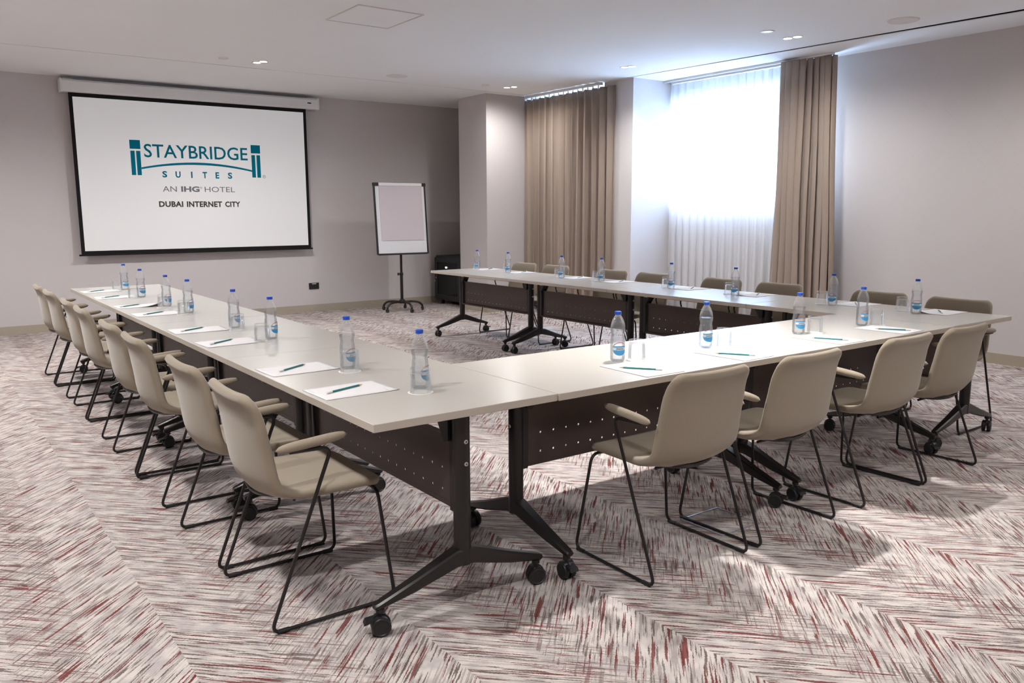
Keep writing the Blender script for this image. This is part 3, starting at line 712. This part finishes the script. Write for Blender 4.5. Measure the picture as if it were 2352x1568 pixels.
# ------------------------------------------------------------------ bottles, glasses, paper, pencils
def bottle_meshes():
    M = {}
    prof = [(0,.004),(.018,.003),(.024,.0),(.029,.003),(.0318,.010),(.0322,.026),(.0312,.029),(.0322,.032),(.0322,.086),(.0310,.090),(.0318,.094),(.0300,.099),(.0306,.103),(.0282,.109),(.0286,.113),(.0280,.118),(.0300,.126),(.0318,.134),(.0322,.142),(.0312,.153),(.0285,.166),(.0240,.180),(.0185,.191),(.0145,.197),(.0130,.199),(.0130,.203)]
    M['body'] = MB().lathe(prof, 28).mesh('bottle_body','bottle_plastic',60)
    wp = [(0,.005)]+[(max(r-.0012,.002),z+.001) for r, z in prof[1:18]]+[(.0308,.142),(0,.142)]
    M['water'] = MB().lathe(wp, 24).mesh('water','water',60)
    M['cap'] = MB().lathe([(0,.2172),(.0128,.2172),(.0142,.2160),(.0146,.2135),(.0146,.2045),(.0140,.2030),(.0133,.2030)], 28).mesh('cap','cap_blue',40)
    r = .0326
    def patch(name, mat, fn, n=14, rr=r):
        """fn(u)->(z0,z1) for angle u in -1..1, half width ang"""
        V = []; F = []
        for i in range(n+1):
            u = -1+2*i/n; a = u*1.02; z0, z1 = fn(u)
            for z in (z0, z1): V.append((rr*math.sin(a), -rr*math.cos(a), z))
        for i in range(n): F.append((2*i,2*i+2,2*i+3,2*i+1))
        return MB().add(V,F).mesh(name, mat)
    e = lambda u: .029*math.sqrt(max(0,1-u*u))
    M['blue'] = patch('label_lower','label_blue', lambda u: (.058-e(u), min(.052, .058+e(u))-.012*0 if e(u) > .006 else .058-e(u)*.999))
    M['white'] = patch('label_field','label_white', lambda u: (.052, .064) if abs(u) < .93 else (.057,.058), rr=r+.00005)
    M['band'] = patch('label_band','label_blue', lambda u: (.064, .070) if abs(u) < .9 else (.066,.067), rr=r+.00005)
    M['arc'] = patch('label_arc','label_red', lambda u: (.058+e(u)-.0035, .058+e(u)) if e(u) > .012 else (.0695,.070), rr=r+.00005)
    tm = text_mesh('Jeema', 'label_text', 'logo_dark', .034, .0105, .012)
    for v in tm.vertices:
        a = (v.co.x-.017)/r; z = .0525+v.co.y; v.co = ((r+.0002)*math.sin(a), -(r+.0002)*math.cos(a), z)
    M['text'] = tm
    return M
BM = bottle_meshes()
def bottle(x, y, rot, label, group):
    t = thing('water_bottle', label, 'bottle', (x, y, ZT+.0005), rot, group)
    b = link('bottle_body', BM['body'], t); link('water', BM['water'], t); link('cap', BM['cap'], t)
    lb = link('label_field', BM['white'], t); link('label_lower', BM['blue'], lb); link('label_band', BM['band'], lb); link('label_arc', BM['arc'], lb); link('label_text', BM['text'], lb)
gp = [(.0385,.0),(.0395,.001),(.0372,.078),(.0362,.086),(.034,.0885),(0,.0885)]
gi = [(0,.072),(.031,.072),(.0345,.069),(.0362,.0),(.0385,.0)]
GB = MB().lathe(gi+gp[1:], 28).mesh('tumbler','tumbler_glass',50)
CO = MB().lathe([(0,.0),(.046,.0),(.0465,.0006),(.046,.0012),(0,.0012)], 28).mesh('coaster','coaster_paper',50)
def glass(x, y, label, clabel, group, cgroup):
    tag(link('coaster', CO, None, (x, y, ZT+.0003)), clabel, 'coaster', cgroup)
    tag(link('drinking_glass', GB, None, (x, y, ZT+.0017)), label, 'glass', group)
def paper_mesh(curl):
    nx, ny = 10, 14; V = []; F = []
    for j in range(ny+1):
        for i in range(nx+1):
            x = -.105+.21*i/nx; y = -.1425+.285*j/ny; d = max(0, (x/.105+y/.1425)/2-.45); V.append((x, y, .0016+curl*d*d))
    for j in range(ny):
        for i in range(nx): a = j*(nx+1)+i; F.append((a,a+1,a+nx+2,a+nx+1))
    me = MB().add(V,F).mesh('note_paper','paper'); me.shade_smooth(); return me
PM = {0: paper_mesh(.004), 1: paper_mesh(.11)}
PL = MB().bbox(-.05,.05,-.004,.004,0,.0002,.00005).mesh('print','print_grey')
def note_paper(x, y, rot, curl, label, group):
    t = thing('note_paper', label, 'paper', (x, y, ZT), rot, group)
    o = link('sheet', PM[curl], t); md = o.modifiers.new('thickness','SOLIDIFY'); md.thickness = .0014; md.offset = 0
    me = MB().box(.045,.085,.108,.1095,.0026,.0030).box(.083,.085,.095,.1095,.0026,.0030).mesh('header_print','print_grey')
    if not curl: link('header_print', me, t)
    me = MB().box(-.09,-.03,-.128,-.1265,.0026,.0028).mesh('footer_print','print_grey'); link('footer_print', me, t)
r_ = .0037
def hexr(x, r): return [(x, r*math.cos(PI/3*k), r*math.sin(PI/3*k)) for k in range(6)]
PS = {'barrel': MB().loft([hexr(-.062,r_), hexr(.072,r_)]).mesh('barrel','pencil_teal'),
      'eraser': MB().cyl((-.088,0,0),(-.062,0,0),r_,10).mesh('eraser','pencil_white',40),
      'wood': MB().loft([hexr(.072,r_), hexr(.086,.0012)]).mesh('wood_tip','pencil_wood'),
      'lead': MB().loft([hexr(.086,.0012), hexr(.090,.0003)]).mesh('lead','pencil_lead')}
def pencil(x, y, ang, z, label, group):
    t = thing('pencil', label, 'pencil', (x, y, z), ang, group)
    for k, n_ in (('barrel','barrel'),('eraser','eraser'),('wood','wood_tip'),('lead','lead')): link(n_, PS[k], t)
rows = {
 'left row': dict(b=[(.385,.383),(.338,.906),(.372,1.893),(.353,2.427),(.339,3.31),(.322,3.797),(.325,4.583),(.356,5.335)],
   g=[(.345,.313),(.312,.832),(.302,1.832),(.333,2.311),(.292,3.243),(.283,3.722),(.262,4.547),(.312,5.417)],
   p=[(.141,.511,20),(.144,1.024,33),(.125,1.913,36),(.132,2.459,33),(.141,3.384,33),(.113,3.942,33),(.131,4.699,33),(.130,5.295,34)], prot=-90, brot=32, curl=(5,)),
 'front row': dict(b=[(1.342,.345),(1.930,.362),(2.655,.358),(3.210,.333)], g=[(1.430,.317),(2.009,.318),(2.751,.324),(3.292,.292)],
   p=[(1.277,.138,126),(1.856,.127,123),(2.592,.133,117),(3.156,.118,124)], prot=0, brot=-15, curl=()),
 'right row': dict(b=[(3.970,.427),(3.966,1.005),(3.970,1.835),(4.013,2.533),(4.055,3.437),(4.025,3.978),(4.025,4.869),(4.060,5.510)],
   g=[(4.057,.563),(3.985,1.100),(4.043,1.949),(4.069,2.640),(4.075,3.532),(4.069,4.085),(4.084,4.985),(4.12,5.610)],
   p=[(4.147,.363,34),(4.149,.942,35),(4.161,1.771,-149),(4.170,2.44,-146),(4.180,3.302,-150),(4.190,3.888,-151),(4.190,4.808,-148),(4.190,5.434,-144)], prot=90, brot=-66, curl=(0,2)),
}
for rn, d in rows.items():
    n = len(d['b'])
    wh = ORD if n == 8 else ['leftmost','second from the left','third from the left','rightmost']
    for i in range(n):
        w_ = wh[i]+' on the '+rn
        bottle(*d['b'][i], R(d['brot']+random.uniform(-14,14)), 'water bottle with a blue cap, '+w_, 'water bottles on the '+rn)
        glass(*d['g'][i], 'upturned drinking glass, '+w_, 'round coaster under a glass, '+w_, 'glasses on the '+rn, 'coasters on the '+rn)
        x, y, a = d['p'][i]; cu = 1 if i in d['curl'] else 0
        px, py = x, y
        if rn == 'left row': px, py = .160, y-.012
        if rn == 'front row': px, py = x+.020, .152
        if rn == 'right row': px, py = (4.155 if i < 2 else 4.14), y
        note_paper(px, py, R(d['prot']+random.uniform(-3,3)), cu, ('white note paper with a curled corner, ' if cu else 'flat white note paper, ')+w_, 'note papers on the '+rn)
        pencil(x, y, R(a), ZT+.0025+.0042, 'teal pencil lying on paper, '+w_, 'pencils on the '+rn)
